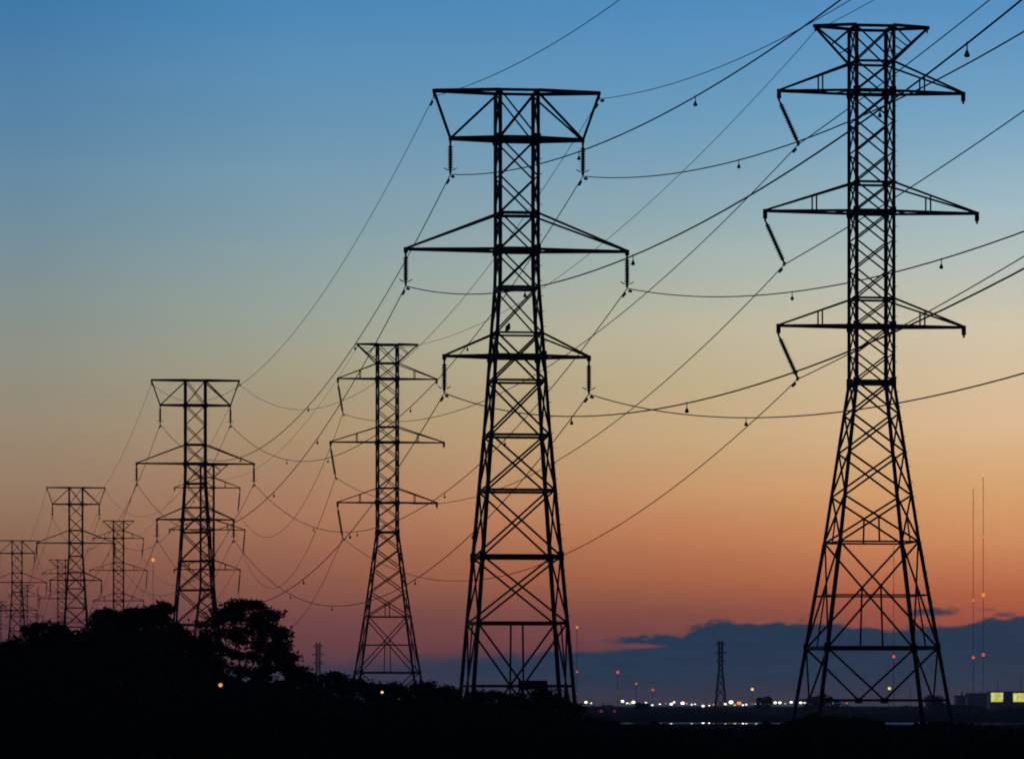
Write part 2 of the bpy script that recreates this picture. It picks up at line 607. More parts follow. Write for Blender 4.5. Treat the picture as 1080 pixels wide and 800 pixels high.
def arm(root, P, s, z, ztop, half, stub, post=None, w=0.13, name='crossarm', zin=None):
    """pyramid-shaped crossarm on side s"""
    m = MB()
    tip = Vector((s * half, 0, z + EYE))
    roots = [P((s, -1), z), P((s, 1), z)]
    ups = [P((s, -1), ztop), P((s, 1), ztop)]
    tips = [tip + Vector((0, -0.12, 0)), tip + Vector((0, 0.12, 0))]
    for r, u, t in zip(roots, ups, tips):
        m.bar(r, t, w, w * 1.25, hint=(0, 0, 1))
        m.bar(u, t + Vector((0, 0, 0.05)), w * 0.9, w * 0.9)
        if post:
            q = r.lerp(t, post)
            u2 = u.lerp(t, post)
            m.bar(q, u2, 0.09)
    for k in range(4):                                 # zigzag in the floor of the arm
        a = roots[k % 2].lerp(tips[k % 2], k / 4)
        b = roots[(k + 1) % 2].lerp(tips[(k + 1) % 2], (k + 1) / 4)
        m.bar(a, b, 0.07)
    m.bar(tips[0], tips[1], 0.2, 0.24, hint=(0, 0, 1))
    if stub:
        m.bar(tip + Vector((0, 0, 0.12)), tip + Vector((0, 0, -stub)), 0.26, 0.2, hint=(0, 1, 0))
        m.bar(tip + Vector((0, 0, -stub)), tip + Vector((0, 0, -stub - 0.18)), 0.12, 0.12)
    return m.build(name, M['steel'], root)


def insulator(root, top, vec, discs, horns=True):
    m = MB()
    a, b = Vector(top), Vector(top) + Vector(vec)
    d = (b - a)
    L = d.length
    pts, rad = [], []
    pts.append(a); rad.append(0.035)
    for i in range(discs):
        t0 = 0.10 + 0.82 * i / discs
        h = 0.82 / discs
        for tt, rr in ((0.03, 0.09), (0.24, 0.10), (0.30, 0.175), (0.62, 0.18), (0.70, 0.11), (0.97, 0.09)):
            pts.append(a + d * (t0 + h * tt)); rad.append(rr)
    pts.append(b); rad.append(0.035)
    m.tube(pts, rad, 10, False)
    o = m.build('insulator', M['porcelain'], root)
    c = MB()
    c.bar(b + Vector((0, -0.35, -0.02)), b + Vector((0, 0.35, -0.02)), 0.09, 0.14, hint=(0, 0, 1))
    c.bar(b + Vector((0, 0, 0.1)), b + Vector((0, 0, -0.18)), 0.12)
    if horns:
        pr = [b + Vector((-0.42, 0, 0.22)), b + Vector((-0.25, 0, 0.10)), b + Vector((0, 0, 0.06)), b + Vector((0.25, 0, 0.10)), b + Vector((0.42, 0, 0.22))]
        c.tube(pr, 0.035, 6)
    c.build('clamp', M['steel'], o)
    return o


# --- wide-topped pylon
def WA(z):
    return interp(z, [(-EYE, 7.65), (zA(723), 6.55), (zA(459), 3.85), (zA(300), 2.55), (zA(280), 2.5), (HA, 2.5)])


def make_wide():
    root = empty('lattice_pylon', (0, 0, 0), RZ)
    ys = [97, 147, 187, 226, 264, 304, 352, 402, 459.5, 517.5, 587, 657]
    nodes = [(zA(b), zA(a), 'x') for a, b in zip(ys, ys[1:])]
    nodes.append((-EYE + 1.9, zA(657), 'xp'))
    beams = [(zA(97), 0.18), (zA(147), 0.27), (zA(226), 0.2), (zA(264), 0.27), (zA(304), 0.2), (zA(352), 0.13),
             (zA(376), 0.24), (zA(402), 0.15), (zA(459.5), 0.17), (zA(517.5), 0.17), (zA(587), 0.24), (zA(657), 0.19), (zA(723), 0.16)]
    P = tower_shaft(root, WA, nodes, beams, HA, 0.22, {'knots': [-EYE, zA(459), zA(300), zA(280)]}, None)
    for s in (-1, 1):
        # trapezoid top arm: long upper beam, shorter lower beam, outer strut, inner diagonal
        m = MB()
        zt, zl = HA, zA(147)
        t_out = [Vector((s * 5.5, y, zt + EYE)) for y in (-0.15, 0.15)]
        l_out = [Vector((s * 4.4, y, zl + EYE)) for y in (-0.15, 0.15)]
        for i, sy in enumerate((-1, 1)):
            m.bar(P((s, sy), zt), t_out[i], 0.12, 0.22, hint=(0, 0, 1))
            m.bar(P((s, sy), zl), l_out[i], 0.12, 0.24, hint=(0, 0, 1))
            m.bar(t_out[i], l_out[i], 0.13)
            m.bar(P((s, sy), zt - 0.15), l_out[i], 0.13)
        m.bar(t_out[0], t_out[1], 0.16, 0.2, hint=(0, 0, 1))
        m.bar(l_out[0], l_out[1], 0.2, 0.28, hint=(0, 0, 1))
        m.bar(Vector((s * 5.5, 0, zt + EYE)), Vector((s * 5.5, 0, zt + EYE - 0.4)), 0.10)
        m.bar(Vector((s * 4.4, 0, zl + EYE)), Vector((s * 4.4, 0, zl + EYE - 0.35)), 0.14)
        m.build('crossarm', M['steel'], root)
        insulator(root, (s * 4.4, 0, zl + EYE - 0.3), (0, 0, -1.85), 9)
        arm(root, P, s, zA(264), zA(226), 7.35, 0.25, None, 0.14)
        insulator(root, (s * 7.35, 0, zA(264) + EYE - 0.35), (0, 0, -1.85), 9)
        arm(root, P, s, zA(376), zA(352), 4.8, 0.25, None, 0.13)
        insulator(root, (s * 4.8, 0, zA(376) + EYE - 0.35), (0, 0, -1.85), 9)
    return root


# --- slim pylon
def WB(z):
    return interp(z, [(-EYE, 10.3), (0.0, 8.45), (zB(571.7), 5.3), (zB(403), 2.5), (HB, 2.5)])


TIPB = ((zB(97), zB(66), 6.26), (zB(223.5), zB(193), 7.2), (zB(344), zB(315), 6.3))


def make_slim():
    root = empty('lattice_pylon', (0, 0, 0), RZ)
    ys = [29, 66, 97, 129, 161, 193, 223, 253.5, 284, 315, 344, 373, 403, 437, 477, 523]
    nodes = [(zB(b), zB(a), 'x') for a, b in zip(ys, ys[1:])]
    nodes += [(zB(571.7), zB(523), 'xh'), (zB(683), zB(571.7), 'xh'), (zB(738), zB(683), 'v')]
    beams = [(zB(29), 0.19), (zB(66), 0.16), (zB(97), 0.24), (zB(193), 0.16), (zB(223.5), 0.24), (zB(315), 0.15), (zB(344), 0.24),
             (zB(403), 0.26), (zB(571.7), 0.12), (zB(627.8), 0.10), (zB(683), 0.24), (zB(738), 0.16)]
    P = tower_shaft(root, WB, nodes, beams, HB, 0.22, {'knots': [-EYE, zB(571.7), zB(403)]}, None)
    for s in (-1, 1):
        m = MB()
        ends = [Vector((s * 3.86, y, HB + EYE)) for y in (-0.14, 0.14)]
        for i, sy in enumerate((-1, 1)):
            top, low = P((s, sy), HB), P((s, sy), zB(66))
            m.bar(top, ends[i], 0.12, 0.2, hint=(0, 0, 1))
            m.bar(low, ends[i], 0.13)
            mid = low.lerp(ends[i], 0.52)
            m.bar(top, mid, 0.08)
            m.bar(top.lerp(low, 0.55), low.lerp(ends[i], 0.3), 0.06)
        m.bar(ends[0], ends[1], 0.16, 0.22, hint=(0, 0, 1))
        m.bar(Vector((s * 3.8, 0, HB + EYE)), Vector((s * 3.8, 0, HB + EYE - 0.35)), 0.10)
        m.build('earthwire_peak', M['steel'], root)
        for z, zt, half in TIPB:
            arm(root, P, s, z, zt, half, 0.5, 0.44, 0.13)
    return root


# positions of both lines, fitted to the photograph: distance along U and across V
TA = [at(545, 97, F * HA / 641.0), at(206, 401, F * HA / 337.0), at(80, 514, F * HA / 224.0), at(18, 570, F * HA / 168.0)]
TB = [at(919, 28.5, F * HB / 709.5), at(408.5, 363, F * HB / 375.0), at(218.5, 490, F * HB / 248.0), at(125, 549, F * HB / 189.0),
      at(65, 590, F * HB / 148.0), at(25.5, 616.4, F * HB / 121.6)]
TA.append(TA[3] + Vector((U.x, U.y, 0)) * 316)
TB.append(TB[5] + Vector((U.x, U.y, 0)) * 330)
for p in TA + TB:
    p.z = 0.0
NA = ['tall central pylon', 'second wide-topped pylon', 'third wide-topped pylon', 'fourth wide-topped pylon', 'leftmost wide-topped pylon']
NB = ['tall right-hand pylon', 'second slim pylon', 'third slim pylon', 'fourth slim pylon', 'fifth slim pylon', 'sixth slim pylon', 'seventh slim pylon']
LA = ['tall central lattice pylon with wide trapezoid top, a dark bird on its crossbar',
      'wide-topped lattice pylon above the leafy tree, a slimmer pylon overlapping it',
      'wide-topped lattice pylon standing above the tree line between two slimmer pylons',
      'small distant wide-topped lattice pylon with a red light behind its shaft',
      'most distant wide-topped lattice pylon, only its right arm inside the left edge']
LB = ['tallest slim lattice pylon at right, standing over the far shore lights',
      'slim lattice pylon just left of the tall central pylon, bushes at its foot',
      'slim lattice pylon overlapped by the wide-topped one above the leafy tree',
      'slim lattice pylon beside the orange mast light, behind the tallest left tree',
      'slim distant lattice pylon half hidden by the third wide-topped pylon',
      'small slim pylon showing behind the distant red-lit wide-topped pylon',
      'faintest slim pylon at the very left edge behind the trees']
wide = make_wide()
slim = make_slim()
PYL_A, PYL_B = [], []
for i, p in enumerate(TA):
    o = wide if i == 0 else link_copy(wide, None)
    o.location = p
    tag(o, LA[i], 'pylon', 'wide-topped pylons of the left power line')
    PYL_A.append(o)
for i, p in enumerate(TB):
    o = slim if i == 0 else link_copy(slim, None)
    o.location = p
    tag(o, LB[i], 'pylon', 'slim pylons of the right power line')
    PYL_B.append(o)
# tilted insulator strings of the slim line: on the left of the first two pylons, on the right of the others
STR = {0: (-1, (1.30, 0, -2.85)), 1: (-1, (0.62, 0, -3.75))}
ATT_B = []
for i, o in enumerate(PYL_B):
    s, vec = STR.get(i, (1, (-0.35, 0, -3.8)))
    pts = []
    for z, zt, half in TIPB:
        top = Vector((s * half, 0, z + EYE - 0.62))
        insulator(o, top, vec, 17 if i else 15, False)
        pts.append(top + Vector(vec) + Vector((0, 0, -0.08)))
    ATT_B.append((s, pts))


def wpt(T, local):
    return Vector((T.x + V.x * local.x + U.x * local.y, T.y + V.y * local.x + U.y * local.y, T.z + local.z))


# ------------------------------------------------------------------ the cables
def cable(a, b, sag, r, label, group, weights=(), dampers=True, name='power_cable', n=60):
    m = MB()
    def pt(s):
        p = a.lerp(b, s)
        p.z -= 4 * sag * s * (1 - s)
        return p
    m.tube([pt(i / n) for i in range(n + 1)], r, 6)
    o = m.build(name, M['cable'], None)
    tag(o, label, 'cable', group)
    L = (b - a).length
    if dampers:
        for s in (1.3 / L, 1 - 1.3 / L):
            d = MB()
            p, q = pt(s - 0.4 / L), pt(s + 0.4 / L)
            d.tube([p + Vector((0, 0, -0.14)), p.lerp(q, 0.25) + Vector((0, 0, -0.14)), p.lerp(q, 0.27) + Vector((0, 0, -0.12)),
                    p.lerp(q, 0.73) + Vector((0, 0, -0.12)), p.lerp(q, 0.75) + Vector((0, 0, -0.14)), q + Vector((0, 0, -0.14))],
                   [0.09, 0.09, 0.03, 0.03, 0.09, 0.09], 8, False)
            c = pt(s)
            d.bar(c, c + Vector((0, 0, -0.16)), 0.06)
            d.build('damper', M['steel'], o)
    for s in weights:
        w = MB()
        p = pt(s)
        w.bar(p + Vector((0, 0, 0.06)), p + Vector((0, 0, -0.28)), 0.04)
        w.tube([p + Vector((0, 0, -0.22)), p + Vector((0, 0, -0.28)), p + Vector((0, 0, -0.40)), p + Vector((0, 0, -0.45))], [0.03, 0.06, 0.105, 0.06], 8, False)
        w.build('hanging_weight', M['steel'], o)
    return o


LVL = ('upper', 'middle', 'lower')
ZA_ATT = (zA(147) + EYE - 2.37, zA(264) + EYE - 2.42, zA(376) + EYE - 2.42)
XA_ATT = (4.4, 7.35, 4.8)
SAG0 = {('upper', 1): (12, 11.5), ('upper', -1): (11, 10), ('middle', 1): (11.5, 11), ('middle', -1): (11.5, 11), ('lower', 1): (11, 10), ('lower', -1): (11, 10)}
SAG1 = {'upper': 10.5, 'middle': 10.5, 'lower': 11.0}
SPAN = 313.0
TA0 = TA[0] - Vector((U.x, U.y, 0)) * SPAN
TB0 = TB[0] - Vector((U.x, U.y, 0)) * SPAN
GA, GB = 'cables of the left power line', 'cables of the right power line'
SIDE = {1: 'right', -1: 'left'}
for k in range(-1, 4):
    for s in (-1, 1):
        for lv, z, x in zip(LVL, ZA_ATT, XA_ATT):
            loc = Vector((s * x, 0, z))
            if k < 0:
                sag, dz = SAG0[(lv, s)]
                a, b = wpt(TA[0], loc), wpt(TA0, loc + Vector((0, 0, dz)))
                lab = f'thick cable from {lv} {SIDE[s]} arm of the tall central pylon towards the viewer'
                wts = (0.186, 0.306, 0.531) if (lv, s) == ('middle', -1) else (0.186, 0.306)
            else:
                sag = SAG1[lv]
                a, b = wpt(TA[k], loc), wpt(TA[k + 1], loc)
                lab = f'{lv} {SIDE[s]} cable sagging from the {NA[k]} to the {NA[k + 1]}'
                wts = (0.204, 0.335, 0.579, 0.734) if k < 2 else ()
            cable(a, b, sag, 0.034, lab, GA, wts, k < 2)
        loc = Vector((s * 5.5, 0, HA + EYE - 0.38))
        if k < 0:
            sag, dz = (12.5, 18) if s > 0 else (9.5, 10)
            a, b = wpt(TA[0], loc), wpt(TA0, loc + Vector((0, 0, dz)))
            lab = f'thin earth wire from top {SIDE[s]} corner of the tall central pylon towards the viewer'
        else:
            sag = 9.0 if s < 0 else 10.0
            a, b = wpt(TA[k], loc), wpt(TA[k + 1], loc)
            lab = f'thin {SIDE[s]} earth wire from the {NA[k]} to the {NA[k + 1]}'
        cable(a, b, sag, 0.022, lab, GA, (), k < 1, 'earth_wire')
SAGB0 = ((4.5, 25), (5, 26), (5, 28))
SAGB1 = (7.0, 8.5, 9.0)
for k in range(-1, 6):
    for j, lv in enumerate(LVL):
        if k < 0:
            s, pts = ATT_B[0]
            sag, dz = SAGB0[j]
            a, b = wpt(TB[0], pts[j]), wpt(TB0, pts[j] + Vector((0, 0, dz)))
            lab = f'thick cable from {lv} left arm of the tall right-hand pylon towards the viewer'
        else:
            a, b = wpt(TB[k], ATT_B[k][1][j]), wpt(TB[k + 1], ATT_B[k + 1][1][j])
            sag = SAGB1[j] if k == 0 else (9.5, 10.0, 10.0)[j] * (1.0 if k < 2 else 1.1)
            lab = f'{lv} cable sagging from the {NB[k]} to the {NB[k + 1]}'
        cable(a, b, sag, 0.034, lab, GB, (), k == 0)
    s = -1 if k < 2 else 1
    loc = Vector((-3.8, 0, HB + EYE - 0.33))
    if k < 0:
        a, b = wpt(TB[0], loc), wpt(TB0, loc + Vector((0, 0, 28)))
        cable(a, b, 10, 0.022, 'thin earth wire from top left corner of the tall right-hand pylon towards the viewer', GB, (), False, 'earth_wire')
    else:
        cable(wpt(TB[k], loc), wpt(TB[k + 1], loc), 6.5 if k == 0 else 8.0, 0.022, f'thin left earth wire from the {NB[k]} to the {NB[k + 1]}', GB, (), False, 'earth_wire')

# ------------------------------------------------------------------ bird on the crossbar, sign behind the foot
zb = zA(352) + EYE + 0.05
p = wpt(TA[0], Vector((-0.78, -WA(zA(352)) / 2 - 0.0, zb)))
b = MB()
prof = [(-0.25, 0.0, 0.015), (-0.19, 0.05, 0.05), (-0.10, 0.12, 0.12), (-0.03, 0.20, 0.165), (0.02, 0.28, 0.17), (0.05, 0.35, 0.13), (0.065, 0.395, 0.10), (0.08, 0.44, 0.105),
        (0.11, 0.485, 0.08), (0.15, 0.495, 0.035), (0.20, 0.475, 0.008)]
b.tube([Vector((x * 0.8, 0, z)) for x, z, r in prof], [r for x, z, r in prof], 12)
for s in (-0.045, 0.045):
    b.tube([Vector((0.0, s, 0.19)), Vector((0.01, s, 0.07)), Vector((0.03, s, 0.0))], [0.035, 0.016, 0.014], 6)
bo = b.build('bird', M['plumage'])
bo.location = p
bo.rotation_euler = (0, 0, RZ)
tag(bo, 'dark bird perched upright on a crossbar of the tall central pylon', 'bird')

c = at(562, 722, 345.0)
sg = empty('sign_board', (c.x, c.y, 0))
tag(sg, 'dark blank sign board raised on posts behind the central pylon foot', 'sign')
b = MB(); b.box((0, 0, c.z), 2.0, 0.12, 0.62); b.build('panel', M['panel'], sg)
b = MB(); b.box((0, 0.08, c.z + 0.2), 1.96, 0.05, 0.08); b.box((0, 0.08, c.z - 0.2), 1.96, 0.05, 0.08); b.build('backing_rail', M['steel'], sg)
for s in (-0.75, 0.75):
    b = MB(); b.bar((s, 0.16, 0), (s, 0.16, c.z + 0.28), 0.12); b.build('post', M['steel'], sg)


# ------------------------------------------------------------------ far pylons, masts, lamps, buildings
def far_pylon(px, ptop, Y, label):
    top = at(px, ptop, Y)
    H = top.z
    root = empty('distant_pylon', (top.x, Y, 0), 0.12)
    tag(root, label, 'pylon', 'distant pylons on the far shore')
    def P(c, z):
        w = (0.95 + max(0, (H * 0.62 - z)) * 0.088)
        return Vector((c[0] * w, c[1] * w, z))
    for c in CORN:
        m = MB()
        m.angle(P(c, 0), P(c, H * 0.62), 0.42, -c[0], -c[1])
        m.angle(P(c, H * 0.62), P(c, H), 0.42, -c[0], -c[1])
        m.build('leg', M['steel'], root)
    for k in range(4):
        a, b = CORN[k], CORN[(k + 1) % 4]
        m = MB()
        zs = [H * t for t in (0.02, 0.2, 0.34, 0.45, 0.54, 0.62, 0.68, 0.74, 0.80, 0.86, 0.92, 0.98)]
        for z0, z1 in zip(zs, zs[1:]):
            m.bar(P(a, z0), P(b, z1), 0.26)
            m.bar(P(b, z0), P(a, z1), 0.26)
            m.bar(P(a, z1), P(b, z1), 0.2)
        m.build('lattice_panel', M['steel'], root)
    for t, hw in ((0.94, 2.6), (0.82, 3.2), (0.70, 2.6)):
        m = MB()
        for y in (-0.9, 0.9):
            m.bar((-hw, 0, H * t), (0, y, H * t), 0.34)
            m.bar((hw, 0, H * t), (0, y, H * t), 0.34)
            m.bar((-hw, 0, H * t), (-0.9, y, H * t + 1.6), 0.16)
            m.bar((hw, 0, H * t), (0.9, y, H * t + 1.6), 0.16)
        m.build('crossarm', M['steel'], root)


far_pylon(760, 675, 2600, 'lone distant pylon beyond the water, over the far shore lights')
far_pylon(335.5, 677, 2600, 'faint distant pylon right of the leafy tree')


def mast(px, ptop, Y, lamps, label, w=0.32, guys=True, group='lit radio masts beyond the water'):
    top = at(px, ptop, Y)
    H = top.z
    root = empty('radio_mast', (top.x, Y, 0))
    tag(root, label, 'mast', group)
    m = MB()
    tri = [Vector((w * 0.58 * math.cos(q), w * 0.58 * math.sin(q), 0)) for q in (0.3, 0.3 + 2.094, 0.3 + 4.189)]
    nseg = max(6, int(H / 6))
    for i in range(3):
        m.bar(tri[i], tri[i] + Vector((0, 0, H)), w * 0.22)
        for k in range(nseg):
            z0, z1 = H * k / nseg, H * (k + 1) / nseg
            m.bar(tri[i] + Vector((0, 0, z0)), tri[(i + 1) % 3] + Vector((0, 0, z1)), w * 0.14)
    m.build('lattice_shaft', M['mast'], root)
    if guys:
        for k in range(3):
            q = 0.9 + k * 2.094
            gm = MB()
            for t in (0.5, 0.95):
                gm.tube([Vector((0, 0, H * t)), Vector((H * 0.4 * math.cos(q), H * 0.4 * math.sin(q), 0.1))], 0.012, 4)
            gm.build('guy_wire', M['cable'], root)
    for py, mat, r in lamps:
        r *= 0.5 if Y > 2000 else 0.66
        lm = MB()
        z = at(px, py, Y).z
        lm.bar((0, -w, z - r), (0, 0, z - r), 0.2)
        lm.ball((0, -w - r * 0.5, z), r, 10, 1.0)
        lm.build('warning_light', M[mat], root)


Q = 3000.0
mast(1037, 499, Q, ((501, 'yellow_lamp', 1.1), (566, 'orange_lamp', 0.8), (627, 'orange_lamp', 2.3), (690, 'red_lamp', 2.0)), 'taller of the two radio masts at right, amber light halfway up')
mast(1026.5, 514, Q, ((574, 'orange_lamp', 0.6), (633, 'orange_lamp', 1.3), (693, 'red_lamp', 1.9)), 'shorter of the two radio masts at right, dim amber light halfway up')
mast(942.5, 575, Q, ((631, 'dim_red_lamp', 1.0), (692, 'red_lamp', 2.0)), 'faint radio mast seen through the legs of the tall right-hand pylon')
mast(608.5, 659, Q, ((661, 'orange_lamp', 1.5), (708, 'red_lamp', 1.3), (731, 'dim_red_lamp', 1.4)), 'thin mast with orange top light beside the central pylon foot')
mast(651.5, 707, Q, ((708.5, 'red_lamp', 1.9), (730, 'dim_red_lamp', 1.2)), 'short mast with brightest red light, left of the lone distant pylon', 0.28, False)
mast(671, 719, Q, ((720.5, 'red_lamp', 1.4),), 'middle of three short red-lit masts left of the lone distant pylon', 0.28, False)
mast(688.5, 726, Q, ((727, 'red_lamp', 1.5),), 'lowest of three short red-lit masts left of the lone distant pylon', 0.28, False)
mast(1077, 709, Q, ((712, 'dim_red_lamp', 1.2),), 'short red-lit mast above the lit building at the right edge', 0.28, False)
for px, py, lab in ((1015, 728, 'thin unlit pole left of the lit building roofs'), (1052, 717, 'thin unlit pole above the lit building at right'), (960, 722, 'thin unlit pole right of the yellow lamp under the tall pylon')):
    mast(px, py, 3000, (), lab, 0.3, False, 'unlit poles on the far shore')
mast(161.5, 588, 1180.0, ((590, 'orange_lamp', 0.62),), 'tall slender mast with glowing orange light beside the fourth slim pylon', 0.12, False, 'slender lit masts on the left')
mast(20.5, 640, 1450.0, ((643, 'red_lamp', 0.5),), 'slender mast with red light behind the fourth wide-topped pylon', 0.12, False, 'slender lit masts on the left')
mast(40, 618, 1500.0, ((620, 'dim_red_lamp', 0.25),), 'slender mast with tiny red light left of the third wide-topped pylon', 0.25, False, 'slender lit masts on the left')


def lamp(px, py, Y, mat, r, label, group=None, squash=0.72, pole='steel'):
    p = at(px, py, Y)
    root = empty('street_lamp', (p.x, Y, 0))
    tag(root, label, 'lamp', group)
    m = MB()
    m.tube([Vector((0, 0.5 + r, 0)), Vector((0, 0.5 + r, p.z * 0.6)), Vector((0, 0.5 + r, p.z + r * squash + 0.1)), Vector((0, 0.1, p.z + r * squash + 0.16))], [0.12, 0.10, 0.08, 0.06], 8)
    m.build('pole', M[pole], root)
    m = MB()
    m.ball((0, 0, p.z), r, 12, squash)
    m.build('lamp_head', M[mat], root)


ROW = [(618, 740, 'white_lamp', .8), (623.5, 741, 'green_lamp', .45), (656.5, 739, 'white_lamp', .85), (661.5, 741, 'green_lamp', .6), (668, 740, 'white_lamp', .95), (681, 741, 'green_lamp', .85),
       (688, 743, 'green_lamp', .6), (708, 742, 'white_lamp', .8), (711, 740, 'white_lamp', .6), (720, 741, 'white_lamp', 1.0), (729.5, 742.5, 'green_lamp', .55), (733, 742, 'green_lamp', .5),
       (741.5, 744, 'white_lamp', .75), (765, 742, 'green_lamp', .75), (771, 740, 'white_lamp', 1.15), (779.5, 741, 'orange_lamp', 1.2), (787, 742.5, 'green_lamp', .6), (798, 742, 'green_lamp', .8),
       (801.5, 741, 'white_lamp', .8), (806.5, 741.5, 'yellow_lamp', .7), (811, 742, 'green_lamp', .7), (817.5, 740.5, 'white_lamp', .8), (822.5, 740.5, 'white_lamp', .8), (834.5, 740, 'white_lamp', .75),
       (844.5, 740.5, 'white_lamp', .75), (849, 740.5, 'green_lamp', .7), (879, 740.5, 'green_lamp', .9), (883, 740.5, 'white_lamp', .6)]
ROW += [(664.5, 741.5, 'yellow_lamp', .4), (696, 742, 'white_lamp', .45), (702, 741.5, 'orange_lamp', .35), (724.5, 741.5, 'orange_lamp', .4), (748, 743.5, 'white_lamp', .4), (752.5, 742.5, 'orange_lamp', .45),
        (775, 743, 'yellow_lamp', .5), (783.5, 743, 'white_lamp', .5), (793.5, 741.5, 'orange_lamp', .4), (828, 741.5, 'yellow_lamp', .4), (865, 741, 'white_lamp', .5), (893, 741, 'orange_lamp', .4)]
ROW.sort()
ORD = ['first', 'second', 'third', 'fourth', 'fifth', 'sixth', 'seventh', 'eighth', 'ninth', 'tenth', 'eleventh', 'twelfth', 'thirteenth', 'fourteenth', 'fifteenth', 'sixteenth', 'seventeenth', 'eighteenth', 'nineteenth', 'twentieth']
seg = {'left': 0, 'mid': 0, 'right': 0, 'last': 0}
for px, py, mat, r in ROW:
    colr = mat.split('_')[0]
    colr = 'greenish white' if colr == 'green' else colr
    if px < 700:
        seg['left'] += 1
        lab = f'{colr} shore lamp, {ORD[seg["left"] - 1]} to the right of the central pylon foot'
    elif px < 760:
        seg['mid'] += 1
        lab = f'{colr} shore lamp, {ORD[seg["mid"] - 1]} from left in the cluster left of the lone distant pylon'
    elif px > 842:
        seg['last'] += 1
        lab = f'{colr} shore lamp, {ORD[seg["last"] - 1]} from left between the legs of the tall right-hand pylon'
    else:
        seg['right'] += 1
        lab = f'{colr} shore lamp, {ORD[seg["right"] - 1]} to the right of the lone distant pylon'
    lamp(px, py, 2150.0, mat, r * 0.85, lab, 'lamps along the far shore')
lamp(793.5, 726.5, 2000.0, 'yellow_lamp', .6, 'yellow lamp raised above the shore row right of the lone distant pylon', None, 0.9)
lamp(938, 725.5, 2000.0, 'yellow_lamp', .65, 'yellow lamp seen through the lower legs of the tall right-hand pylon', None, 0.9)
lamp(634, 749.5, 1500.0, 'dim_red_lamp', .5, 'left one of two dim red lamps above the water streak')
lamp(648, 749.5, 1500.0, 'dim_red_lamp', .45, 'right one of two dim red lamps above the water streak')
lamp(232.5, 722, 236.0, 'orange_lamp', .10, 'warm lamp glowing below the leafy tree in the dark foliage', None, 0.9, 'bark')
lamp(403, 729.5, 300.0, 'yellow_lamp', .085, 'small pale lamp in the bushes under the second slim pylon', None, 0.9, 'bark')
lamp(266, 708, 700.0, 'blue_lamp', .14, 'bluish lamp showing between the trunks of the leafy tree', None, 0.9)


def building(px0, px1, ptop, Y, label, bays, roof_kind):
    a, b = at(px0, ptop, Y), at(px1, ptop, Y)
    root = empty('warehouse', ((a.x + b.x) / 2, Y, 0))
    tag(root, label, 'building')
    w, h, d = b.x - a.x, a.z, 14.0
    m = MB(); m.box((0, d / 2, h / 2), w, d, h); m.build('wall', M['clad'], root)
    m = MB()
    if roof_kind == 'flat':
        m.box((0, d / 2, h + 0.2), w + 0.5, d + 0.5, 0.38)
    else:
        m.add([(-w / 2 - .3, -.3, h + .02), (w / 2 + .3, -.3, h + .02), (w / 2 + .3, d + .3, h + .02), (-w / 2 - .3, d + .3, h + .02), (-w / 2 - .3, d / 2, h + 1.4), (w / 2 + .3, d / 2, h + 1.4)],
              [(0, 1, 5, 4), (2, 3, 4, 5), (0, 4, 3), (1, 2, 5), (3, 2, 1, 0)])
    rf = m.build('roof', M['roofing'], root)
    m = MB(); m.tube([(w * 0.2, d * 0.4, h), (w * 0.2, d * 0.4, h + 2.2)], 0.25, 8); m.build('vent', M['steel'], rf)
    for x0, x1, y0, y1 in bays:
        p, q = at(x0, y0, Y), at(x1, y1, Y)
        m = MB(); m.box(((p.x + q.x) / 2 - root.location.x, -0.06, (p.z + q.z) / 2), q.x - p.x, 0.1, p.z - q.z)
        bo_ = m.build('lit_bay', M['lit_bay'], root)
        m = MB()
        for t in np.linspace(0, 1, 4):
            m.bar((p.x + (q.x - p.x) * t - root.location.x, -0.14, q.z), (p.x + (q.x - p.x) * t - root.location.x, -0.14, p.z), 0.1)
        m.build('frame', M['steel'], bo_)


building(1044, 1110, 729.6, 2200, 'low warehouse with two lit yellow bays at the right edge', ((1045, 1058, 730, 739.5), (1068.5, 1082, 730.5, 739.5)), 'flat')
building(1021, 1042, 733.6, 2260, 'pale unlit shed left of the lit warehouse', (), 'gable')
building(1009, 1018, 734, 2400, 'narrow pale shed farthest left of the sheds beside the lit warehouse', (), 'flat')


# ------------------------------------------------------------------ leaves, trees, bushes
rng = np.random.default_rng(11)


def leaf_mesh(name, centres, size, mat, droop=0.25):
    """one folded pointed leaf per centre, many leaf-sized faces"""
    n = len(centres)
    th = rng.uniform(0, 2 * np.pi, n)
    ph = rng.normal(-droop, 0.5, n)
    d = np.stack([np.cos(th) * np.cos(ph), np.sin(th) * np.cos(ph), np.sin(ph)], 1)
    r = rng.normal(size=(n, 3))
    s = np.cross(d, r); s /= np.linalg.norm(s, axis=1)[:, None] + 1e-9
    up = np.cross(s, d)
    L = (size * rng.uniform(0.6, 1.35, n))[:, None]
    Wd = L * rng.uniform(0.32, 0.5, n)[:, None]
    c = np.asarray(centres)
    v = np.stack([c - d * L * 0.5, c + s * Wd * 0.5 + up * L * 0.08, c + d * L * 0.5 - up * L * 0.1, c - s * Wd * 0.5 + up * L * 0.08], 1).reshape(-1, 3)
    f = np.arange(4 * n).reshape(-1, 4)
    tri = np.concatenate([f[:, [0, 1, 2]], f[:, [0, 2, 3]]])
    me = bpy.data.meshes.new(name)
    me.from_pydata(v.tolist(), [], tri.tolist())
    me.materials.append(mat)
    me.update()
    return me


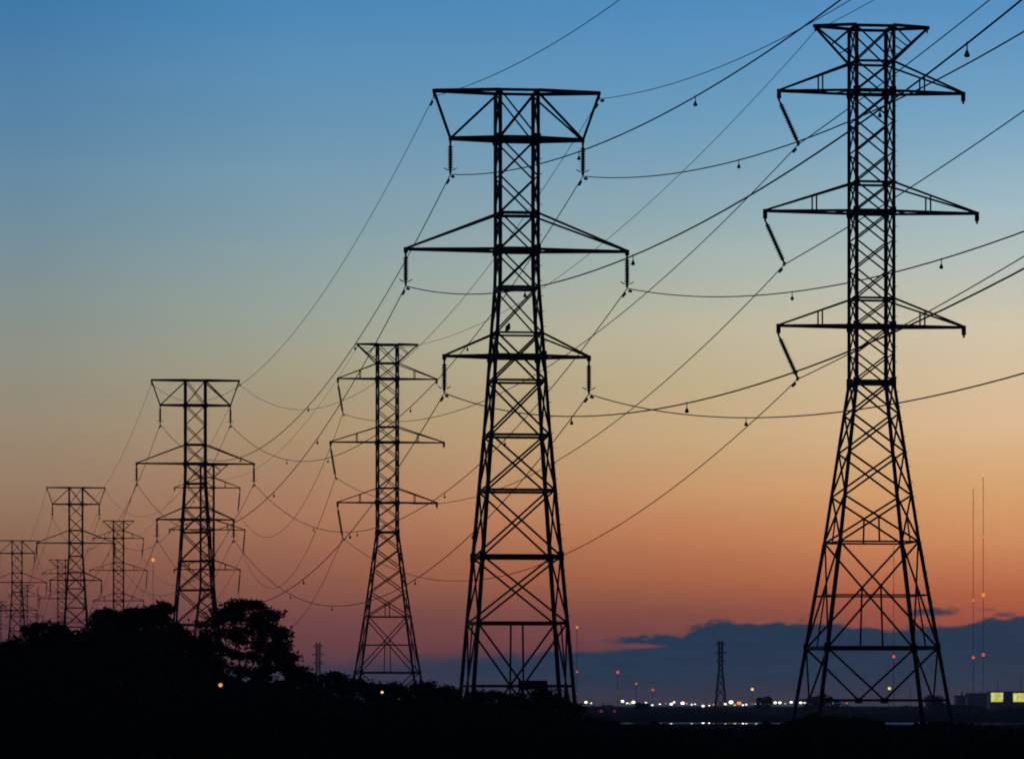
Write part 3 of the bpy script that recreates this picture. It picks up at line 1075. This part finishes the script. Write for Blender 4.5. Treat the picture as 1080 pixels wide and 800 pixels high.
def clump_points(c, rx, ry, rz, n):
    """sprays of leaves through an uneven ellipsoid, denser towards its skin"""
    k = max(1, n // 7)
    d = rng.normal(size=(k, 3)); d /= np.linalg.norm(d, axis=1)[:, None]
    rad = rng.uniform(0.25, 1.0, k) ** 0.45 * (1 + 0.22 * np.sin(d[:, 0] * 7 + c[0]) * np.cos(d[:, 2] * 6 + c[2]))
    q = d * rad[:, None] * np.array([rx, ry, rz])
    tw = rng.normal(size=(k, 7, 3)) * np.array([0.2, 0.2, 0.11])
    pts = (q[:, None, :] + tw).reshape(-1, 3)
    return pts + np.array(c)


def tree(name, label, cat, group, tpx, Y, clumps, leaf=0.34, dens=260, trunk_r=0.16, mat='leaf', fork=0.4, thin=None):
    base = at(tpx, 738, Y)
    root = empty(name, (base.x, Y, 0))
    tag(root, label, cat, group)
    cs = []
    extra = []
    for cx, cy, rx, rz in clumps:
        for _ in range(2):
            q = rng.uniform(0, 2 * np.pi)
            extra.append((cx + rx * 0.85 * math.cos(q), cy + 1.5 + rz * 0.75 * math.sin(q), rx * rng.uniform(0.25, 0.45), rz * rng.uniform(0.35, 0.6)))
    for cx, cy, rx, rz in list(clumps) + extra:
        w = at(cx, cy, Y)
        k = Y / F
        dy = rng.uniform(-0.5, 0.5) * max(1.2, abs(w.x - base.x) * 0.7)
        cs.append((np.array([w.x - base.x, dy, w.z]), rx * k, rz * k))
    zmin = min(c[2] - rz for c, rx, rz in cs)
    zf = max(0.5, zmin * fork + 0.2)
    m = MB()
    fk = Vector((rng.uniform(-.1, .1), 0, zf))
    m.tube([Vector((0, 0, -0.1)), Vector((0.04, 0.02, zf * 0.5)), fk], [trunk_r * 1.5, trunk_r * 1.1, trunk_r], 10)
    nodes = [fk]
    par = [None]
    order = sorted(cs, key=lambda q: (Vector(q[0].tolist()) - fk).length)
    for c, rx, rz in order:
        t = Vector(c.tolist())
        best = min(range(len(nodes)), key=lambda k: (nodes[k] - t).length + 0.45 * (nodes[k] - fk).length + (9.0 if nodes[k].z > t.z + 0.3 else 0.0))
        nodes.append(t)
        par.append(best)
    load = [1] * len(nodes)
    for k in range(len(nodes) - 1, 0, -1):
        load[par[k]] += load[k]
    for k in range(1, len(nodes)):
        a_, t = nodes[par[k]], nodes[k]
        L_ = (t - a_).length
        w0 = trunk_r * 0.9 * (load[k] / load[0]) ** 0.45
        bend = Vector((rng.normal() * 0.1, rng.normal() * 0.1, 0.06)) * L_
        m.tube([a_, a_.lerp(t, 0.35) + bend, a_.lerp(t, 0.7) + bend * 0.7, t], [w0, w0 * 0.85, w0 * 0.7, w0 * 0.5], 7)
        rx, rz = order[k - 1][1], order[k - 1][2]
        for _ in range(6):
            e = t + Vector((rng.normal() * rx * 0.7, rng.normal() * rx * 0.6, rng.normal() * rz * 0.8))
            m.tube([a_.lerp(t, rng.uniform(0.5, 1.0)), e], [w0 * 0.3, w0 * 0.08], 5)
    m.build('trunk', M['bark'], root)
    P = [clump_points(c, rx * 0.93, rx * 0.9, rz * 0.88, max(30, int(dens * 1.6 * (rx * rz + 0.3)))) for c, rx, rz in cs]
    me = leaf_mesh('crown', np.concatenate(P), leaf, M[mat])
    o = bpy.data.objects.new('crown', me)
    COL.objects.link(o)
    o.parent = root


TR = 'trees along the left'
tree('tree', 'rounded dark tree at the far left edge under the fourth wide-topped pylon', 'tree', TR, 8, 285,
     [(2, 692, 26, 15), (-20, 694, 26, 20), (26, 694, 18, 14), (12, 684, 14, 10), (4, 715, 40, 18)])
tree('tree', 'dark flat-topped tree right of the far-left rounded tree', 'tree', TR, 46, 288,
     [(40, 663, 12, 6), (53, 661, 14, 6), (62, 670, 14, 8), (44, 676, 16, 9), (60, 690, 26, 12), (38, 700, 26, 14)])
tree('tree', 'low dark tree under the third wide-topped pylon', 'tree', TR, 84, 286,
     [(78, 674, 12, 7), (90, 671, 9, 5), (84, 686, 22, 12), (72, 694, 20, 12), (92, 700, 26, 14)])
tree('tree', 'tallest dark tree of the left thicket, ragged flat top with a jutting tuft', 'tree', TR, 132, 282,
     [(105, 655, 11, 8), (115, 650, 13, 7), (130, 652, 14, 8), (148, 648, 15, 7), (164, 643, 9, 4), (172, 640, 5, 3), (160, 654, 14, 8), (105, 670, 14, 10), (126, 668, 24, 12),
      (150, 668, 22, 12), (168, 668, 14, 8), (116, 688, 28, 14), (150, 690, 32, 16)], dens=300)
tree('tree', 'dark sloping tree between the tallest left tree and the airy leafy tree', 'tree', TR, 190, 287,
     [(180, 665, 11, 6), (190, 672, 12, 7), (182, 680, 18, 10), (200, 684, 13, 8), (206, 694, 18, 10), (184, 700, 26, 14)])
tree('tree', 'airy leafy tree with gaps between its limbs, under the second wide-topped pylon', 'tree', TR, 256, 280,
     [(231, 645, 9, 5), (242, 641, 9, 5), (255, 638, 12, 5), (268, 639, 11, 5), (281, 645, 12, 5), (291, 648, 7, 3), (225, 656, 13, 8), (243, 654, 13, 7), (262, 652, 15, 7),
      (278, 655, 10, 5), (221, 670, 11, 8), (238, 668, 12, 6), (258, 667, 12, 7), (275, 668, 9, 5), (291, 667, 9, 6), (299, 666, 6, 4), (216, 684, 10, 8), (231, 682, 8, 5), (268, 680, 9, 5),
      (288, 680, 10, 6), (301, 679, 7, 5), (297, 690, 9, 6), (306, 695, 8, 6), (283, 693, 8, 4), (222, 696, 13, 7), (246, 689, 7, 4), (262, 692, 6, 4), (252, 674, 8, 4), (300, 702, 10, 5), (232, 702, 11, 5), (250, 706, 9, 3), (276, 704, 8, 3), (262, 713, 26, 4), (312, 706, 8, 5)], leaf=0.29, dens=185, trunk_r=0.13, fork=0.55)
tree('tree', 'small dark sapling at the right foot of the airy leafy tree', 'tree', TR, 316, 284,
     [(316, 706, 7, 5), (309, 713, 8, 5), (321, 714, 7, 4), (316, 722, 14, 7)], leaf=0.25)

SH = 'dark shrubs under the pylons'
bush_list = [
    (348, 312, [(340, 720, 10, 6), (350, 714, 11, 6), (360, 720, 10, 6), (348, 730, 26, 10)], 'rounded dark bush left of the second slim pylon foot'),
    (376, 316, [(372, 722, 12, 6), (384, 724, 10, 6), (378, 733, 22, 9)], 'low dark bush in front of the left leg of the second slim pylon'),
    (418, 318, [(408, 727, 9, 5), (417, 724, 8, 5), (424, 729, 10, 5), (416, 736, 22, 8)], 'dark bush between the legs of the second slim pylon'),
    (447, 316, [(438, 727, 8, 5), (446, 724, 8, 5), (456, 727, 9, 5), (448, 736, 22, 8)], 'dark bush at the right leg of the second slim pylon'),
    (474, 314, [(466, 729, 9, 5), (476, 731, 10, 5), (470, 738, 20, 7)], 'low dark bush left of the central pylon foot'),
    (506, 318, [(500, 734, 10, 5), (514, 733, 10, 5), (506, 741, 22, 7)], 'dark bush inside the left legs of the central pylon'),
    (540, 318, [(532, 735, 10, 5), (548, 737, 11, 5), (540, 743, 24, 7)], 'dark bush under the middle of the central pylon'),
    (572, 316, [(566, 734, 9, 5), (576, 731, 8, 6), (586, 737, 10, 5), (576, 743, 22, 7)], 'dark bush beneath the sign board at the central pylon foot'),
    (606, 316, [(596, 744, 8, 4), (604, 748, 8, 4), (600, 754, 14, 6)], 'low dark bush at the right leg of the central pylon'),
]
for px, Y, cl, lab in bush_list:
    tree('bush', lab, 'bush', SH, px, Y, cl, leaf=0.26, dens=300, trunk_r=0.07, mat='leaf_dry', fork=0.3)

FT = 'far trees on the shore'
for px, Y, cl, lab in [
    (867, 1850, [(857, 741, 10, 7), (867, 737, 11, 6), (877, 741, 10, 7)], 'far rounded tree at the left legs of the tall right-hand pylon'),
    (986, 1850, [(982, 738, 7, 6), (990, 738, 7, 6), (986, 744, 10, 6)], 'far square-topped tree at the right legs of the tall right-hand pylon'),
    (806, 1900, [(802, 738, 5, 4), (809, 737, 6, 4), (806, 743, 9, 5)], 'far tree behind the shore lamps left of the tall right-hand pylon'),
    (676, 1900, [(673, 743, 5, 3), (680, 743, 5, 3), (676, 746, 8, 3)], 'far low tree among the shore lamps right of the central pylon')]:
    tree('tree', lab, 'tree', FT, px, Y, cl, leaf=0.75, dens=70, trunk_r=0.25, mat='leaf', fork=0.3)

# far wood that reads as one dark band behind and in front of the shore lamps
pts = []
for Y, x0, x1, zt, n in ((2320, -320, 640, 3.4, 9000), (1780, -260, 560, 1.4, 9000), (1480, -220, 420, 0.4, 3000), (2150, 183, 250, 5.0, 2600)):
    x = rng.uniform(x0, x1, n)
    top = zt * (0.72 + 0.22 * np.sin(x * 0.05) + 0.16 * np.sin(x * 0.17 + 1) + 0.12 * np.sin(x * 0.41 + 2))
    pts.append(np.stack([x, Y + rng.uniform(-9, 9, n), top * rng.uniform(0.0, 1.0, n) ** 0.7], 1))
o = bpy.data.objects.new('far_wood', leaf_mesh('far_wood', np.concatenate(pts), 1.7, M['leaf']))
COL.objects.link(o)
tag(o, 'dark band of far woodland along the far shore of the water', 'woodland', kind='stuff')

# near thicket that fills the bottom of the picture
prof_x = [-160, 20, 60, 96, 112, 165, 182, 208, 225, 250, 300, 330, 380, 460, 530, 596, 616, 640, 670, 700, 740, 790, 820, 860, 900, 930, 965, 985, 1008, 1030, 1080, 1240]
prof_y = [694, 692, 682, 678, 668, 664, 682, 692, 708, 716, 722, 730, 738, 742, 746, 751, 757, 761, 766, 766, 771, 770, 764, 756, 758, 765, 768, 762, 762, 769, 769, 768]
pts = []
for Y, n, lo in ((268.0, 80000, 0.0), (258.0, 40000, 4.0), (248.0, 30000, 10.0)):
    x = rng.uniform(-160, 1240, n)
    y = np.interp(x, prof_x, prof_y) + lo + 2.2 * np.sin(x * 0.11 + Y) + 1.8 * np.sin(x * 0.27 + 2 + Y) + 1.2 * np.sin(x * 0.63 + Y)
    k = Y / F
    ztop = EYE + (738 - y) * k
    t = rng.uniform(0, 1, n)
    z = ztop * (1 - 0.66 * t ** 1.15)
    pts.append(np.stack([(x - 540) * k, Y + rng.uniform(-4.0, 4.0, n), z], 1))
o = bpy.data.objects.new('thicket', leaf_mesh('thicket', np.concatenate(pts), 0.38, M['leaf']))
COL.objects.link(o)
tag(o, 'black leafy thicket of brush filling the foreground along the bottom', 'thicket', kind='stuff')
